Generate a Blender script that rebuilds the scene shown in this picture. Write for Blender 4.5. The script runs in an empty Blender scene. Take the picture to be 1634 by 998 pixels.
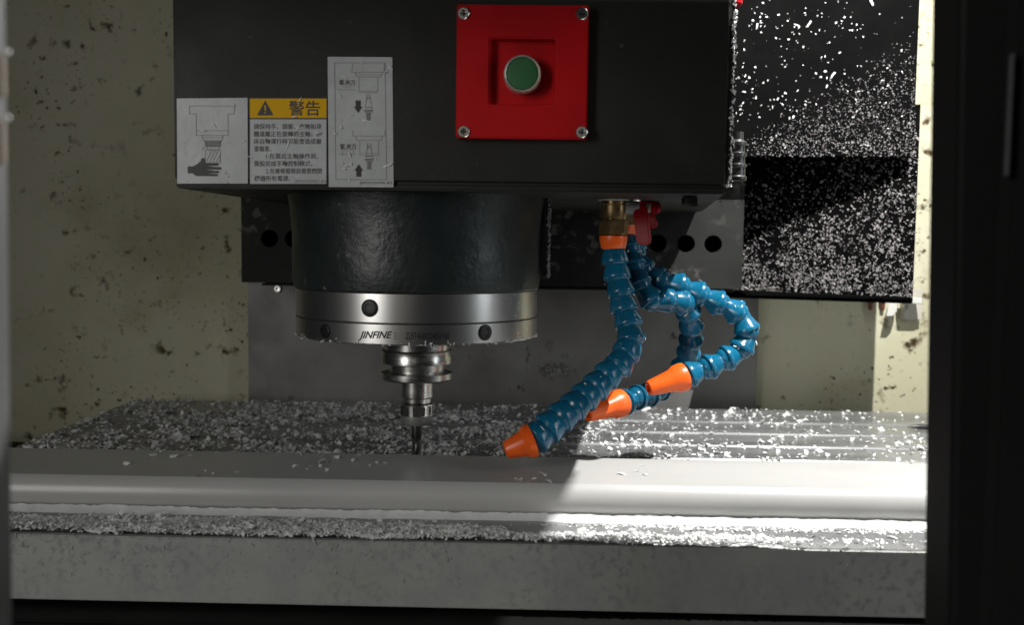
import bpy, bmesh, math, random
import numpy as np
from mathutils import Matrix, Vector, Euler

R = math.radians
S = bpy.context.scene
COL = S.collection
rng = np.random.RandomState(7)
rnd = random.Random(7)

# ------------------------------------------------------------------ camera
F = 1600.0                                     # focal length in pixels of the 1634 wide photograph
CAM = Vector((0.0, 0.0, 0.21))                 # table top is z = 0, X along the table, Y into the machine
ROT = Matrix.Rotation(R(1.4), 3, 'Z') @ Matrix.Rotation(R(90 - 4.08), 3, 'X') @ Matrix.Rotation(R(0.72), 3, 'Z')
cam_data = bpy.data.cameras.new('camera')
cam_data.sensor_width = 36.0
cam_data.lens = 36.0 * F / 1634.0
cam_data.clip_start, cam_data.clip_end = 0.02, 50
cam_data.dof.use_dof = True
cam_data.dof.focus_distance = 0.86
cam_data.dof.aperture_fstop = 8.0
cam = bpy.data.objects.new('camera', cam_data)
cam.matrix_world = Matrix.Translation(CAM) @ ROT.to_4x4()
COL.objects.link(cam)
S.camera = cam

# ------------------------------------------------------------------ light
world = bpy.data.worlds.new('World'); S.world = world
world.use_nodes = True
bg = world.node_tree.nodes['Background']
bg.inputs[0].default_value = (0.80, 0.90, 1.0, 1); bg.inputs[1].default_value = 0.012

def lamp(name, kind, loc, power, col=(1, 1, 1), aim=None, size=(0.1, 0.1), radius=0.02):
    d = bpy.data.lights.new(name, kind); d.energy = power; d.color = col
    if kind == 'AREA':
        d.shape = 'RECTANGLE'; d.size, d.size_y = size
    else:
        d.shadow_soft_size = radius
    o = bpy.data.objects.new(name, d); COL.objects.link(o); o.location = loc
    if aim is not None:
        o.rotation_euler = (Vector(aim) - Vector(loc)).to_track_quat('-Z', 'Y').to_euler()
    return o

LAMP = Vector((0.387, 0.70, 0.748))
lamp('machine_work_lamp', 'POINT', LAMP, 54, (1.0, 0.99, 0.965), radius=0.0045)
o = lamp('front_fill', 'AREA', (-1.05, -0.6, 0.46), 2.75, (1, 0.985, 0.95), aim=(0.30, 0.74, 0.08), size=(0.45, 0.8))  # added frontal fill, no window is known there
o.data.spread = R(95)
lamp('ring_streak_light', 'AREA', (-0.28, -1.9, 0.9), 0.6, (1, 0.88, 0.74), aim=(0, 0.8, 0.2), size=(0.10, 1.6))  # added to put a warm streak in the steel ring
lamp('side_sheen_light', 'AREA', (1.05, 0.42, 0.45), 2.2, (0.9, 0.97, 1.0), aim=(0.1, 0.80, 0.2), size=(0.16, 0.7))  # added for sheen on ring and casting, no such fitting is known

S.view_settings.view_transform = 'Standard'
S.view_settings.look = 'None'
S.view_settings.exposure = 0.0
S.view_settings.gamma = 1.0

def ray(px, py):
    return ROT @ Vector(((px - 817) / F, -(py - 499) / F, -1.0))
def atY(px, py, Y):
    d = ray(px, py); return CAM + d * ((Y - CAM.y) / d.y)
def atZ(px, py, z):
    d = ray(px, py); return CAM + d * ((z - CAM.z) / d.z)
def atD(px, py, dist):
    return CAM + ray(px, py) * dist

# ------------------------------------------------------------------ materials
def mat(name, col, rough=0.5, metal=0.0, col2=None, nscale=8.0, lo=0.4, hi=0.65, stretch=(1, 1, 1),
        specks=(), bump=None, rvar=0.0, coat=0.0, sss=0.0, spec=0.5, aniso=0.0):
    m = bpy.data.materials.new(name); m.use_nodes = True
    nt = m.node_tree; N, L = nt.nodes, nt.links
    b = N['Principled BSDF']
    b.inputs['Roughness'].default_value = rough; b.inputs['Metallic'].default_value = metal
    b.inputs['Specular IOR Level'].default_value = spec
    b.inputs['Coat Weight'].default_value = coat
    if aniso: b.inputs['Anisotropic'].default_value = aniso
    if sss:
        b.inputs['Subsurface Weight'].default_value = sss
        b.inputs['Subsurface Radius'].default_value = (0.003, 0.004, 0.005)
        b.inputs['Subsurface Scale'].default_value = 1.0
    tc = N.new('ShaderNodeTexCoord'); mp = N.new('ShaderNodeMapping')
    mp.inputs['Scale'].default_value = stretch
    L.new(tc.outputs['Object'], mp.inputs['Vector'])
    def noise(scale, detail=6, rg=0.6, vec=mp):
        n = N.new('ShaderNodeTexNoise'); n.inputs['Scale'].default_value = scale
        n.inputs['Detail'].default_value = detail; n.inputs['Roughness'].default_value = rg
        L.new(vec.outputs['Vector'], n.inputs['Vector']); return n
    def rampv(n, a, c):
        r = N.new('ShaderNodeMapRange'); r.inputs['From Min'].default_value = a; r.inputs['From Max'].default_value = c
        r.interpolation_type = 'SMOOTHSTEP'
        L.new(n.outputs[0], r.inputs['Value']); return r
    def mix(fac, a, c):
        x = N.new('ShaderNodeMix'); x.data_type = 'RGBA'
        L.new(fac.outputs[0], x.inputs[0])
        if isinstance(a, tuple): x.inputs[6].default_value = (*a, 1)
        else: L.new(a, x.inputs[6])
        x.inputs[7].default_value = (*c, 1); return x.outputs[2]
    cur = tuple(col)
    if col2 is not None:
        cur = mix(rampv(noise(nscale), lo, hi), cur, tuple(col2))
    for (sc, a, c, scol, msc, ma, mb) in specks:
        f1 = rampv(noise(sc, 4, 0.55), a, c)
        f2 = rampv(noise(msc, 2, 0.5), ma, mb)
        mm = N.new('ShaderNodeMath'); mm.operation = 'MULTIPLY'
        L.new(f1.outputs[0], mm.inputs[0]); L.new(f2.outputs[0], mm.inputs[1])
        cur = mix(mm, cur, tuple(scol))
    if isinstance(cur, tuple): b.inputs['Base Color'].default_value = (*cur, 1)
    else: L.new(cur, b.inputs['Base Color'])
    if rvar:
        r = rampv(noise(nscale * 2.3), 0.3, 0.7)
        r.inputs['To Min'].default_value = max(0.03, rough - rvar); r.inputs['To Max'].default_value = min(1, rough + rvar)
        L.new(r.outputs[0], b.inputs['Roughness'])
    if bump:
        bn = N.new('ShaderNodeBump'); bn.inputs['Strength'].default_value = bump[1]; bn.inputs['Distance'].default_value = bump[2]
        L.new(noise(bump[0], 5, 0.6).outputs[0], bn.inputs['Height']); L.new(bn.outputs[0], b.inputs['Normal'])
    return m

M = {}
RUST = (0.055, 0.032, 0.012)
M['wall'] = mat('cream_wall_paint', (0.58, 0.56, 0.415), 0.55, spec=0.2, col2=(0.50, 0.48, 0.33), nscale=4,
                specks=((44, 0.57, 0.68, RUST, 9, 0.44, 0.58), (120, 0.61, 0.69, RUST, 11, 0.46, 0.60), (150, 0.60, 0.70, (0.20, 0.15, 0.07), 7, 0.45, 0.62),
                        (20, 0.64, 0.70, (0.05, 0.03, 0.012), 5, 0.5, 0.6), (7, 0.5, 0.75, (0.30, 0.25, 0.13), 3, 0.4, 0.7)), bump=(60, 0.15, 0.001))
M['panel'] = mat('grey_column_metal', (0.23, 0.225, 0.215), 0.42, 0.25, col2=(0.13, 0.125, 0.12), nscale=5, lo=0.35, hi=0.7,
                 specks=((55, 0.6, 0.66, (0.05, 0.04, 0.03), 8, 0.5, 0.6),), rvar=0.12, bump=(90, 0.1, 0.0005))
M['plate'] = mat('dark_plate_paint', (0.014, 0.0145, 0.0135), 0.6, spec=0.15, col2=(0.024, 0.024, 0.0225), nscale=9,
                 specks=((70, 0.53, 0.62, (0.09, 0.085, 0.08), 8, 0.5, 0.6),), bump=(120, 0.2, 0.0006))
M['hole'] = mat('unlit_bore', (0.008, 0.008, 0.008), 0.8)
M['head'] = mat('black_head_paint', (0.020, 0.0205, 0.018), 0.48, spec=0.2, col2=(0.026, 0.026, 0.023), nscale=7, specks=((160, 0.64, 0.70, (0.06, 0.06, 0.055), 12, 0.5, 0.62), (16, 0.5, 0.75, (0.032, 0.031, 0.028), 5, 0.45, 0.65)), rvar=0.06, bump=(420, 0.12, 0.0004))
M['casting'] = mat('dark_green_casting', (0.013, 0.0185, 0.018), 0.40, spec=0.45, col2=(0.022, 0.029, 0.029), nscale=10, rvar=0.08,
                   bump=(46, 0.38, 0.004), specks=((150, 0.66, 0.7, (0.2, 0.2, 0.19), 10, 0.5, 0.6),))
M['steel'] = mat('turned_steel', (0.60, 0.59, 0.57), 0.26, 1.0, col2=(0.50, 0.49, 0.47), nscale=14, stretch=(1, 1, 6), rvar=0.04)
M['ring'] = mat('ring_steel', (0.56, 0.55, 0.535), 0.30, 1.0, col2=(0.52, 0.51, 0.495), nscale=60, stretch=(1, 1, 0.1))
M['steel_dark'] = mat('blackened_steel', (0.09, 0.09, 0.09), 0.38, 0.9)
M['screw_black'] = mat('black_oxide', (0.018, 0.018, 0.018), 0.45, 0.3)
M['steel_grey'] = mat('grey_nut_steel', (0.26, 0.26, 0.25), 0.5, 0.6)
M['carbide'] = mat('carbide', (0.10, 0.10, 0.10), 0.35, 0.8)
M['table'] = mat('worktable_iron', (0.29, 0.293, 0.295), 0.30, 0.34, col2=(0.18, 0.183, 0.185), nscale=16, stretch=(0.25, 1, 1), rvar=0.08,
                 specks=((30, 0.58, 0.66, (0.10, 0.06, 0.03), 4, 0.52, 0.62),))
M['table_front'] = mat('worktable_front', (0.37, 0.37, 0.345), 0.55, 0.1, col2=(0.31, 0.315, 0.31), nscale=22, lo=0.35, hi=0.7,
                       specks=((170, 0.48, 0.66, (0.24, 0.245, 0.245), 9, 0.35, 0.6), (8, 0.5, 0.7, (0.25, 0.25, 0.19), 3, 0.4, 0.7)),
                       bump=(150, 0.25, 0.0006))
M['bar'] = mat('white_plastic', (0.475, 0.47, 0.457), 0.33, col2=(0.435, 0.43, 0.418), nscale=9, stretch=(0.2, 1, 1), rvar=0.05, sss=0.1)
M['chip'] = mat('white_shavings', (0.86, 0.86, 0.85), 0.5, col2=(0.78, 0.78, 0.78), nscale=90)
M['swarf'] = mat('pale_swarf', (0.36, 0.36, 0.35), 0.6)
M['dust'] = mat('grey_pink_dust', (0.26, 0.243, 0.243), 0.75, col2=(0.17, 0.157, 0.157), nscale=60)
M['sheet'] = mat('black_cover_sheet', (0.0022, 0.0023, 0.0023), 0.7, spec=0.02, col2=(0.0035, 0.0034, 0.0034), nscale=20, bump=(70, 0.15, 0.0008))
M['frame'] = mat('black_door_frame', (0.012, 0.0125, 0.012), 0.6, spec=0.1, col2=(0.016, 0.015, 0.015), nscale=6)
M['frame_grey'] = mat('grey_door_edge', (0.15, 0.15, 0.154), 0.5, 0.2, col2=(0.08, 0.08, 0.083), nscale=9, stretch=(1, 1, 0.3))
M['beige'] = mat('beige_hinge', (0.20, 0.17, 0.14), 0.5)
M['zinc'] = mat('zinc_screw', (0.62, 0.61, 0.58), 0.24, 1.0)
M['red'] = mat('red_panel_paint', (0.50, 0.006, 0.009), 0.45, spec=0.15, col2=(0.40, 0.005, 0.008), nscale=11, rvar=0.06, bump=(90, 0.06, 0.0005))
M['lever'] = mat('red_vinyl', (0.26, 0.003, 0.008), 0.35, spec=0.12, bump=(80, 0.15, 0.001))
M['green'] = mat('green_button', (0.030, 0.145, 0.052), 0.4, col2=(0.026, 0.125, 0.045), nscale=60)
M['chrome'] = mat('chrome_bezel', (0.62, 0.58, 0.50), 0.42, 0.6)
M['brass'] = mat('brass', (0.34, 0.235, 0.11), 0.34, 0.85, col2=(0.22, 0.145, 0.07), nscale=50, rvar=0.1)
M['white_pipe'] = mat('white_pipe', (0.62, 0.62, 0.58), 0.4)
M['orange'] = mat('orange_plastic', (0.90, 0.135, 0.012), 0.34, col2=(0.84, 0.11, 0.01), nscale=60, sss=0.15)
M['blue'] = mat('blue_plastic', (0.004, 0.100, 0.185), 0.24, col2=(0.003, 0.082, 0.155), nscale=60, specks=((180, 0.60, 0.72, (0.05, 0.14, 0.20), 60, 0.48, 0.62),), sss=0.12, rvar=0.06, bump=(160, 0.1, 0.0006))
M['sticker'] = mat('sticker_film', (0.53, 0.55, 0.55), 0.32, spec=0.4, col2=(0.45, 0.47, 0.465), nscale=22, rvar=0.1, bump=(45, 0.25, 0.0015), specks=((120, 0.62, 0.7, (0.4, 0.4, 0.38), 20, 0.45, 0.6),))
M['yellow'] = mat('yellow_print', (0.76, 0.43, 0.004), 0.45, spec=0.1)
M['ink'] = mat('black_ink', (0.016, 0.016, 0.016), 0.5)
M['ink_grey'] = mat('grey_ink', (0.17, 0.17, 0.17), 0.5)
M['rust'] = mat('rusty_steel', (0.16, 0.045, 0.03), 0.6)
M['cream'] = mat('cream_bracket', (0.5, 0.47, 0.41), 0.5)
M['sill'] = mat('black_saddle_cover', (0.006, 0.0065, 0.006), 0.6, spec=0.1, col2=(0.009, 0.009, 0.008), nscale=20)

def translucent(m, amount):
    nt = m.node_tree; N, L = nt.nodes, nt.links
    t = N.new('ShaderNodeBsdfTranslucent'); x = N.new('ShaderNodeMixShader'); x.inputs[0].default_value = amount
    t.inputs[0].default_value = (*[c for c in N['Principled BSDF'].inputs['Base Color'].default_value[:3]], 1)
    src = N['Principled BSDF'].inputs['Base Color'].links
    if src: L.new(src[0].from_socket, t.inputs[0])
    L.new(N['Principled BSDF'].outputs[0], x.inputs[1]); L.new(t.outputs[0], x.inputs[2])
    L.new(x.outputs[0], N['Material Output'].inputs['Surface'])
translucent(M['chip'], 0.12)
def vary(m, lo, hi):
    nt = m.node_tree; N, L = nt.nodes, nt.links
    oi = N.new('ShaderNodeObjectInfo'); r = N.new('ShaderNodeMapRange'); r.inputs['To Min'].default_value = lo; r.inputs['To Max'].default_value = hi
    L.new(oi.outputs['Random'], r.inputs['Value'])
    h = N.new('ShaderNodeHueSaturation'); L.new(r.outputs[0], h.inputs['Value'])
    b = N['Principled BSDF'].inputs['Base Color']; src = b.links[0].from_socket
    L.new(src, h.inputs['Color']); L.new(h.outputs[0], b)
vary(M['blue'], 0.75, 1.25)

# ------------------------------------------------------------------ mesh helpers
class MB:
    def __init__(s): s.v, s.f = [], []
    def add(s, vs, fs):
        o = len(s.v); s.v += [tuple(v) for v in vs]; s.f += [tuple(i + o for i in f) for f in fs]; return s
    def box(s, a, b, mx=None):
        x0, y0, z0 = a; x1, y1, z1 = b
        vs = [Vector(p) for p in ((x0,y0,z0),(x1,y0,z0),(x1,y1,z0),(x0,y1,z0),(x0,y0,z1),(x1,y0,z1),(x1,y1,z1),(x0,y1,z1))]
        if mx: vs = [mx @ v for v in vs]
        return s.add(vs, [(3,2,1,0),(4,5,6,7),(0,1,5,4),(1,2,6,5),(2,3,7,6),(3,0,4,7)])
    def lathe(s, prof, n=48, mx=None, cap=True):
        """prof: (radius, z) along the axis."""
        vs, fs = [], []
        for r, z in prof:
            for k in range(n):
                a = 2 * math.pi * k / n; vs.append(Vector((r * math.cos(a), r * math.sin(a), z)))
        up = prof[-1][1] >= prof[0][1]
        for i in range(len(prof) - 1):
            for k in range(n):
                q = (i*n+k, i*n+(k+1) % n, (i+1)*n+(k+1) % n, (i+1)*n+k)
                fs.append(q if up else q[::-1])
        if cap:
            a, b = tuple(range(n)), tuple(range((len(prof)-1)*n, len(prof)*n))
            fs += [a[::-1], b] if up else [a, b[::-1]]
        if mx: vs = [mx @ v for v in vs]
        return s.add(vs, fs)
    def prism(s, pts, d0, d1, to3):
        """polygon pts (u,w) swept between depth d0 and d1; to3(u,w,d)->xyz"""
        n = len(pts)
        vs = [to3(u, w, d0) for u, w in pts] + [to3(u, w, d1) for u, w in pts]
        fs = [tuple(range(n)), tuple(range(2*n-1, n-1, -1))] + [(i+n, (i+1) % n + n, (i+1) % n, i) for i in range(n)]
        return s.add(vs, fs)
    def build(s, name, m, parent=None, bevel=0.0, seg=2, smooth=35, fixn=True):
        me = bpy.data.meshes.new(name); me.from_pydata(s.v, [], s.f)
        bm = bmesh.new(); bm.from_mesh(me)
        if fixn: bmesh.ops.recalc_face_normals(bm, faces=bm.faces)
        if bevel:
            ed = [e for e in bm.edges if len(e.link_faces) == 2 and e.calc_face_angle(0) > R(30)]
            bmesh.ops.bevel(bm, geom=ed, offset=bevel, segments=seg, affect='EDGES', clamp_overlap=True)
        bm.to_mesh(me); bm.free()
        if smooth:
            me.shade_smooth(); me.set_sharp_from_angle(angle=R(smooth))
        me.materials.append(m)
        return link(name, me, parent)

def link(name, me, parent=None):
    o = bpy.data.objects.new(name, me); COL.objects.link(o)
    if parent is not None: attach(o, parent)
    return o
def attach(o, parent):
    o.parent = parent
    if parent.type == 'EMPTY':
        o.matrix_parent_inverse = Matrix.Translation(-parent.location)
def tag(o, label, cat, group=None, kind=None):
    o['label'] = label; o['category'] = cat
    if group: o['group'] = group
    if kind: o['kind'] = kind
    return o
def thing(name, loc, label, cat, group=None):
    o = bpy.data.objects.new(name, None); COL.objects.link(o)
    o.location = loc; o.empty_display_size = 0.02
    return tag(o, label, cat, group)
def axis_mx(p, d):
    """local +Z along d at p"""
    q = Vector(d).normalized().to_track_quat('Z', 'Y')
    return Matrix.Translation(p) @ q.to_matrix().to_4x4()

_grid = {}
def vnoise(x, y, cell, seed):
    """smooth value noise on arrays, 0..1"""
    if seed not in _grid: _grid[seed] = np.random.RandomState(seed).rand(256, 256)
    g = _grid[seed]; u, v = x / cell + 100, y / cell + 100
    i, j = np.floor(u).astype(int), np.floor(v).astype(int); fu, fv = u - i, v - j
    fu = fu*fu*(3-2*fu); fv = fv*fv*(3-2*fv); i %= 255; j %= 255
    return (g[i,j]*(1-fu)*(1-fv) + g[i+1,j]*fu*(1-fv) + g[i,j+1]*(1-fu)*fv + g[i+1,j+1]*fu*fv)

def flakes(name, pts, nrm, length, m, parent=None, width=(0.35, 0.8), curl=(0.2, 1.8), tilt=0.35, lift=0.0006, direction=None):
    """thin curled shavings, one mesh: pts (n,3), nrm (3,) or (n,3), length (n,)"""
    pts = np.asarray(pts, float); n = len(pts)
    nrm = np.broadcast_to(np.asarray(nrm, float), (n, 3)) + rng.normal(0, tilt, (n, 3))
    nrm = nrm / np.linalg.norm(nrm, axis=1)[:, None]
    a = rng.normal(0, 1, (n, 3))
    if direction is not None: a = np.broadcast_to(np.asarray(direction, float), (n, 3)) + rng.normal(0, .35, (n, 3))
    t = np.cross(nrm, a); t /= np.linalg.norm(t, axis=1)[:, None]
    b = np.cross(nrm, t)
    k = 4
    cu = rng.uniform(*curl, n); wd = length * (width if isinstance(width, np.ndarray) else rng.uniform(*width, n))
    s = np.linspace(-0.5, 0.5, k)
    V = np.zeros((n, k, 2, 3))
    for i in range(k):
        th = cu * s[i] * 2
        x = np.sin(th) / np.maximum(cu * 2, 1e-3) * length
        z = (np.cos(th) - np.cos(cu)) / np.maximum(cu * 2, 1e-3) * length * 0.8
        w = wd * (1 - 1.1 * s[i]**2 * rng.uniform(0.4, 1.6, n)) * 0.5
        sk = rng.uniform(-0.25, 0.25, n) * wd
        c = pts + t * x[:, None] + nrm * (z + lift)[:, None]
        V[:, i, 0] = c + b * (w + sk)[:, None]; V[:, i, 1] = c - b * (w - sk)[:, None]
    base = (np.arange(n) * 2 * k)[:, None, None]
    q = np.array([[2*i, 2*i+2, 2*i+3, 2*i+1] for i in range(k-1)])[None]
    faces = (base + q).reshape(-1, 4)
    me = bpy.data.meshes.new(name)
    me.vertices.add(n*2*k); me.vertices.foreach_set('co', V.reshape(-1))
    me.loops.add(faces.size); me.loops.foreach_set('vertex_index', faces.reshape(-1).astype(np.int32))
    me.polygons.add(len(faces)); me.polygons.foreach_set('loop_start', np.arange(0, faces.size, 4, dtype=np.int32))
    me.polygons.foreach_set('loop_total', np.full(len(faces), 4, dtype=np.int32))
    me.update(calc_edges=True); me.validate(); me.shade_smooth()
    me.materials.append(m)
    return link(name, me, parent)

def text_geo(body, size, shear=0.0, bold=0.0, res=2):
    """text as flat 2-D mesh: verts (x,y), faces; origin lower left"""
    c = bpy.data.curves.new('text', 'FONT'); c.body = body; c.size = size; c.shear = shear
    c.offset = bold; c.resolution_u = res
    o = bpy.data.objects.new('text', c); COL.objects.link(o)
    bpy.context.view_layer.update()
    me = bpy.data.meshes.new_from_object(o.evaluated_get(bpy.context.evaluated_depsgraph_get()))
    vs = [v.co.copy() for v in me.vertices]; fs = [tuple(p.vertices) for p in me.polygons]
    bpy.data.objects.remove(o); bpy.data.curves.remove(c); bpy.data.meshes.remove(me)
    return vs, fs

def text_fit(mb, body, x0, x1, y0, y1, to3, **kw):
    """text stretched into the box given in photograph pixels of its own surface (y0 top, y1 bottom)"""
    vs, fs = text_geo(body, 1.0, **kw)
    if not vs: return
    ax, bx = min(v.x for v in vs), max(v.x for v in vs); ay, by = min(v.y for v in vs), max(v.y for v in vs)
    mb.add([to3(x0 + (v.x-ax)/(bx-ax)*(x1-x0), y1 - (v.y-ay)/(by-ay)*(y1-y0)) for v in vs], fs)

def bolt_head(name, p, d, r, h, m, parent, recess='hex'):
    """socket or cross head: cylinder with a sunk drive"""
    mx = axis_mx(p, d); mb = MB()
    mb.lathe([(r, 0), (r, h*0.75), (r*0.88, h), (r*0.5, h), (r*0.44, h*0.35), (0.0001, h*0.3)], 20, mx, cap=False)
    o = mb.build(name, m, parent)
    if recess == 'cross':
        c = MB(); c.box((-r*.55, -r*.1, h*.6), (r*.55, r*.1, h*1.03), mx); c.box((-r*.1, -r*.55, h*.6), (r*.1, r*.55, h*1.02), mx)
        c.build('drive_slot', M['ink'], o)
    return o

# ================================================================== setting
Yw = 1.34
w = MB(); w.box((-1.3, Yw, -0.5), (1.4, Yw + 0.03, 1.6))
wall = w.build('wall', M['wall']); tag(wall, 'cream painted back wall of the machine enclosure with rust flecks', 'wall', kind='structure')
w = MB(); w.box((-1.3, 0.45, -0.55), (1.4, Yw - 0.002, -0.5))
fl = w.build('floor', M['sill']); tag(fl, 'dark chip tray floor under the worktable', 'floor', kind='structure')

# grey column panel under the dark plate
PY = 1.318
a, b = atY(396, 640, PY), atY(1212, 455, PY)
th = thing('column_panel', (a.x, PY, -0.2), 'smooth grey metal panel on the back wall beneath the dark plate with round holes', 'panel')
mb = MB(); mb.box((a.x, PY, -0.30), (b.x, Yw - 0.003, 0.24)); mb.build('sheet', M['panel'], th, bevel=0.002)
p = atY(444, 461, PY)
bolt_head('screw', (p.x, PY - 0.001, p.z), (0, -1, 0), 0.0045, 0.004, M['zinc'], th)

# dark plate with a row of bores
HY = 1.20
x0, x1 = atY(385, 380, HY).x, atY(1186, 380, HY).x
zt, zb = 0.42, atY(700, 455, HY).z
holes = [430, 468, 1050, 1095, 1138]
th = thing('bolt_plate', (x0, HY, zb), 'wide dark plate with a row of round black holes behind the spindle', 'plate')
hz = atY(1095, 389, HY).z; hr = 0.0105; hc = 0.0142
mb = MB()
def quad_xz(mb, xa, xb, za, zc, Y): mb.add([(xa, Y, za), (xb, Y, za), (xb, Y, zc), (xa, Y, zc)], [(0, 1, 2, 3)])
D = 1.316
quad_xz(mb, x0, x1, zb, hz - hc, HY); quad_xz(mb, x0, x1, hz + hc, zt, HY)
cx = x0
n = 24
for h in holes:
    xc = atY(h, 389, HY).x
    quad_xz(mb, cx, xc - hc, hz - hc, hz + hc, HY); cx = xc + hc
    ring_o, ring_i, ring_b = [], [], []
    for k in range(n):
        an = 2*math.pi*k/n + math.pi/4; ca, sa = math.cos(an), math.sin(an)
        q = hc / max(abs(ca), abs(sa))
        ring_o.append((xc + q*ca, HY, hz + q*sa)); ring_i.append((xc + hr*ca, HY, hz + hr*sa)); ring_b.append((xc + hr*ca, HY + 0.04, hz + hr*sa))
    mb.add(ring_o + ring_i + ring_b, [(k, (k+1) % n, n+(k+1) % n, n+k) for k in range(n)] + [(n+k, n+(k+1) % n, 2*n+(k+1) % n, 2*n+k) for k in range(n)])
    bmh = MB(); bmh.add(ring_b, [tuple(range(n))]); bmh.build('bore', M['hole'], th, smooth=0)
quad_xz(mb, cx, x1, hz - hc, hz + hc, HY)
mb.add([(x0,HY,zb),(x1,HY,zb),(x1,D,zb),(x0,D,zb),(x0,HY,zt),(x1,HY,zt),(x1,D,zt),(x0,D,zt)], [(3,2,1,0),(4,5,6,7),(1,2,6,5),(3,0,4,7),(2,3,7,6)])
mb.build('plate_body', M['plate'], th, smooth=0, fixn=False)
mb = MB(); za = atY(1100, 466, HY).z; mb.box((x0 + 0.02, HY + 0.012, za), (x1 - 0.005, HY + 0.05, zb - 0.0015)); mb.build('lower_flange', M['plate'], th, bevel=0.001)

# black telescopic cover sheets
SY = 1.15
xl, xr = atY(1168, 200, SY).x, atY(1463, 120, SY).x
zs = atY(1320, 250, SY).z
th_cover = thing('way_cover', (xl, SY, zs), 'black telescopic way cover of two overlapping sheets dusted with white shavings', 'way cover')
mb = MB(); mb.box((xl, SY, zs), (xr, SY + 0.006, 0.7)); mb.build('upper_sheet', M['sheet'], th_cover, bevel=0.001)
YL0, YL1 = SY + 0.125, SY + 0.016           # lower sheet set leaning so the upper one shades it diagonally
pl0, pr0 = atY(1118, 464, YL0), atY(1457, 474, YL1)  # inner end carried on behind the plate to block stray light
def lower_pt(u, v):                          # u 0..1 along, v 0..1 from the bottom up
    return Vector((pl0.x + (pr0.x - pl0.x)*u, YL0 + (YL1 - YL0)*u, pl0.z*(1-u) + pr0.z*u + v*0.22 - (0.008 if v <= 0 else 0)))
mb = MB(); t6 = Vector((0, 0.006, 0))
c = [lower_pt(0,0), lower_pt(1,0), lower_pt(1,1), lower_pt(0,1)]
mb.add(c + [q + t6 for q in c], [(0,1,2,3),(7,6,5,4),(0,4,5,1),(1,5,6,2),(2,6,7,3),(3,7,4,0)])
mb.build('lower_sheet', M['sheet'], th_cover, bevel=0.0008)
la, lb = atY(1189, 470, SY + .018), atY(1456, 477, SY + .014)
mb = MB(); lp = [(la.x, SY + .018), (lb.x, SY + .0142), (lb.x, YL1 + .004), (la.x, YL0 - .010)]
mb.add([(x, y, (la.z if i in (0, 3) else lb.z) + dz) for dz in (-.0015, .0015) for i, (x, y) in enumerate(lp)], [(3,2,1,0),(4,5,6,7),(0,1,5,4),(1,2,6,5),(2,3,7,6),(3,0,4,7)])
mb.build('bottom_lip', M['sheet'], th_cover, bevel=0.0005)  # lip added to keep lamplight off the wall and panel below

# small cream bracket at the corner of the cover
BY = 1.313
p0 = atY(1458, 490, BY)
th = thing('cover_bracket', p0, 'small cream bracket with a screw at the bottom corner of the black cover', 'bracket')
mb = MB(); pa, pb = atY(1438, 510, BY+.02), atY(1469, 461, BY+.02); mb.box((pa.x, BY+.012, pa.z), (pb.x, Yw - .0005, pb.z)); mb.build('base', M['cream'], th, bevel=0.001)
mb = MB(); pa, pb = atY(1438, 484, BY), atY(1466, 475, BY); mb.box((pa.x, BY-.012, pa.z), (pb.x, BY+.0115, pb.z)); mb.build('ledge', M['white_pipe'], th, bevel=0.0008)
mb = MB(); mb.prism([(u, w) for u, w in ((1421, 474), (1432, 474), (1431, 497), (1424, 505), (1414, 505))], BY-.004, BY+.012, lambda u, w, d: tuple(atY(u, w, d))); mb.build('tab', M['white_pipe'], th, bevel=0.0006)
p = atY(1444, 491, BY+.012); bolt_head('screw', (p.x, BY+.0118, p.z), (0, -1, 0), 0.0034, 0.003, M['zinc'], th)
for q in (1389, 1409):
    p = atY(q, 481, BY+.02)
    mb = MB(); mb.lathe([(.004, 0), (.0045, .003), (.0045, .010), (.0028, .0105), (.0028, .018), (.0015, .02)], 14, axis_mx((p.x, BY+.02, p.z + .008), (0, 0, -1)))
    mb.build('rusty_bolt', M['rust'], th)

# ================================================================== worktable
TX0, TX1 = -0.515, 0.66
TYF, TYB = atZ(817, 866, 0).y, atZ(817, 648, 0).y
TH = TYF and (atY(817, 971, TYF).z)
slots = [atZ(1100, yy, 0).y for yy in (674, 692, 712, 734)]
pitch = (slots[0] - slots[3]) / 3
slots += [slots[3] - pitch, slots[3] - 2*pitch, slots[3] - 3*pitch]
slots = sorted(s for s in slots if TYF + 0.02 < s < TYB - 0.02)
prof = [(TYF, TH), (TYF, 0.0)]
sw, bw = 0.0055, 0.011
for s in slots:
    prof += [(s-sw-.0018, 0), (s-sw, -.0018), (s-sw, -.012), (s-bw, -.012), (s-bw, -.022), (s+bw, -.022), (s+bw, -.012), (s+sw, -.012), (s+sw, -.0018), (s+sw+.0018, 0)]
prof += [(TYB, 0), (TYB, TH)]
th_table = thing('worktable', (0.07, (TYF+TYB)/2, TH), 'long grey slotted machine worktable strewn with white shavings', 'machine table')
mb = MB(); mb.prism(prof, TX0, TX1, lambda y, z, x: (x, y, z))
top = mb.build('slotted_top', M['table'], th_table, smooth=0)
mb = MB(); mb.box((TX0, TYF - 0.0035, TH), (TX1, TYF - 0.0003, -0.0004)); mb.build('front_face', M['table_front'], th_table, bevel=0.0008)
th = thing('saddle_cover', (0.05, TYF + 0.1, -0.5), 'black saddle cover directly below the worktable front', 'saddle cover')
mb = MB(); mb.box((-0.8, TYF - 0.03, -0.498), (0.9, TYB - 0.03, TH - 0.004)); mb.build('cover_body', M['sill'], th, bevel=0.003)

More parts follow.
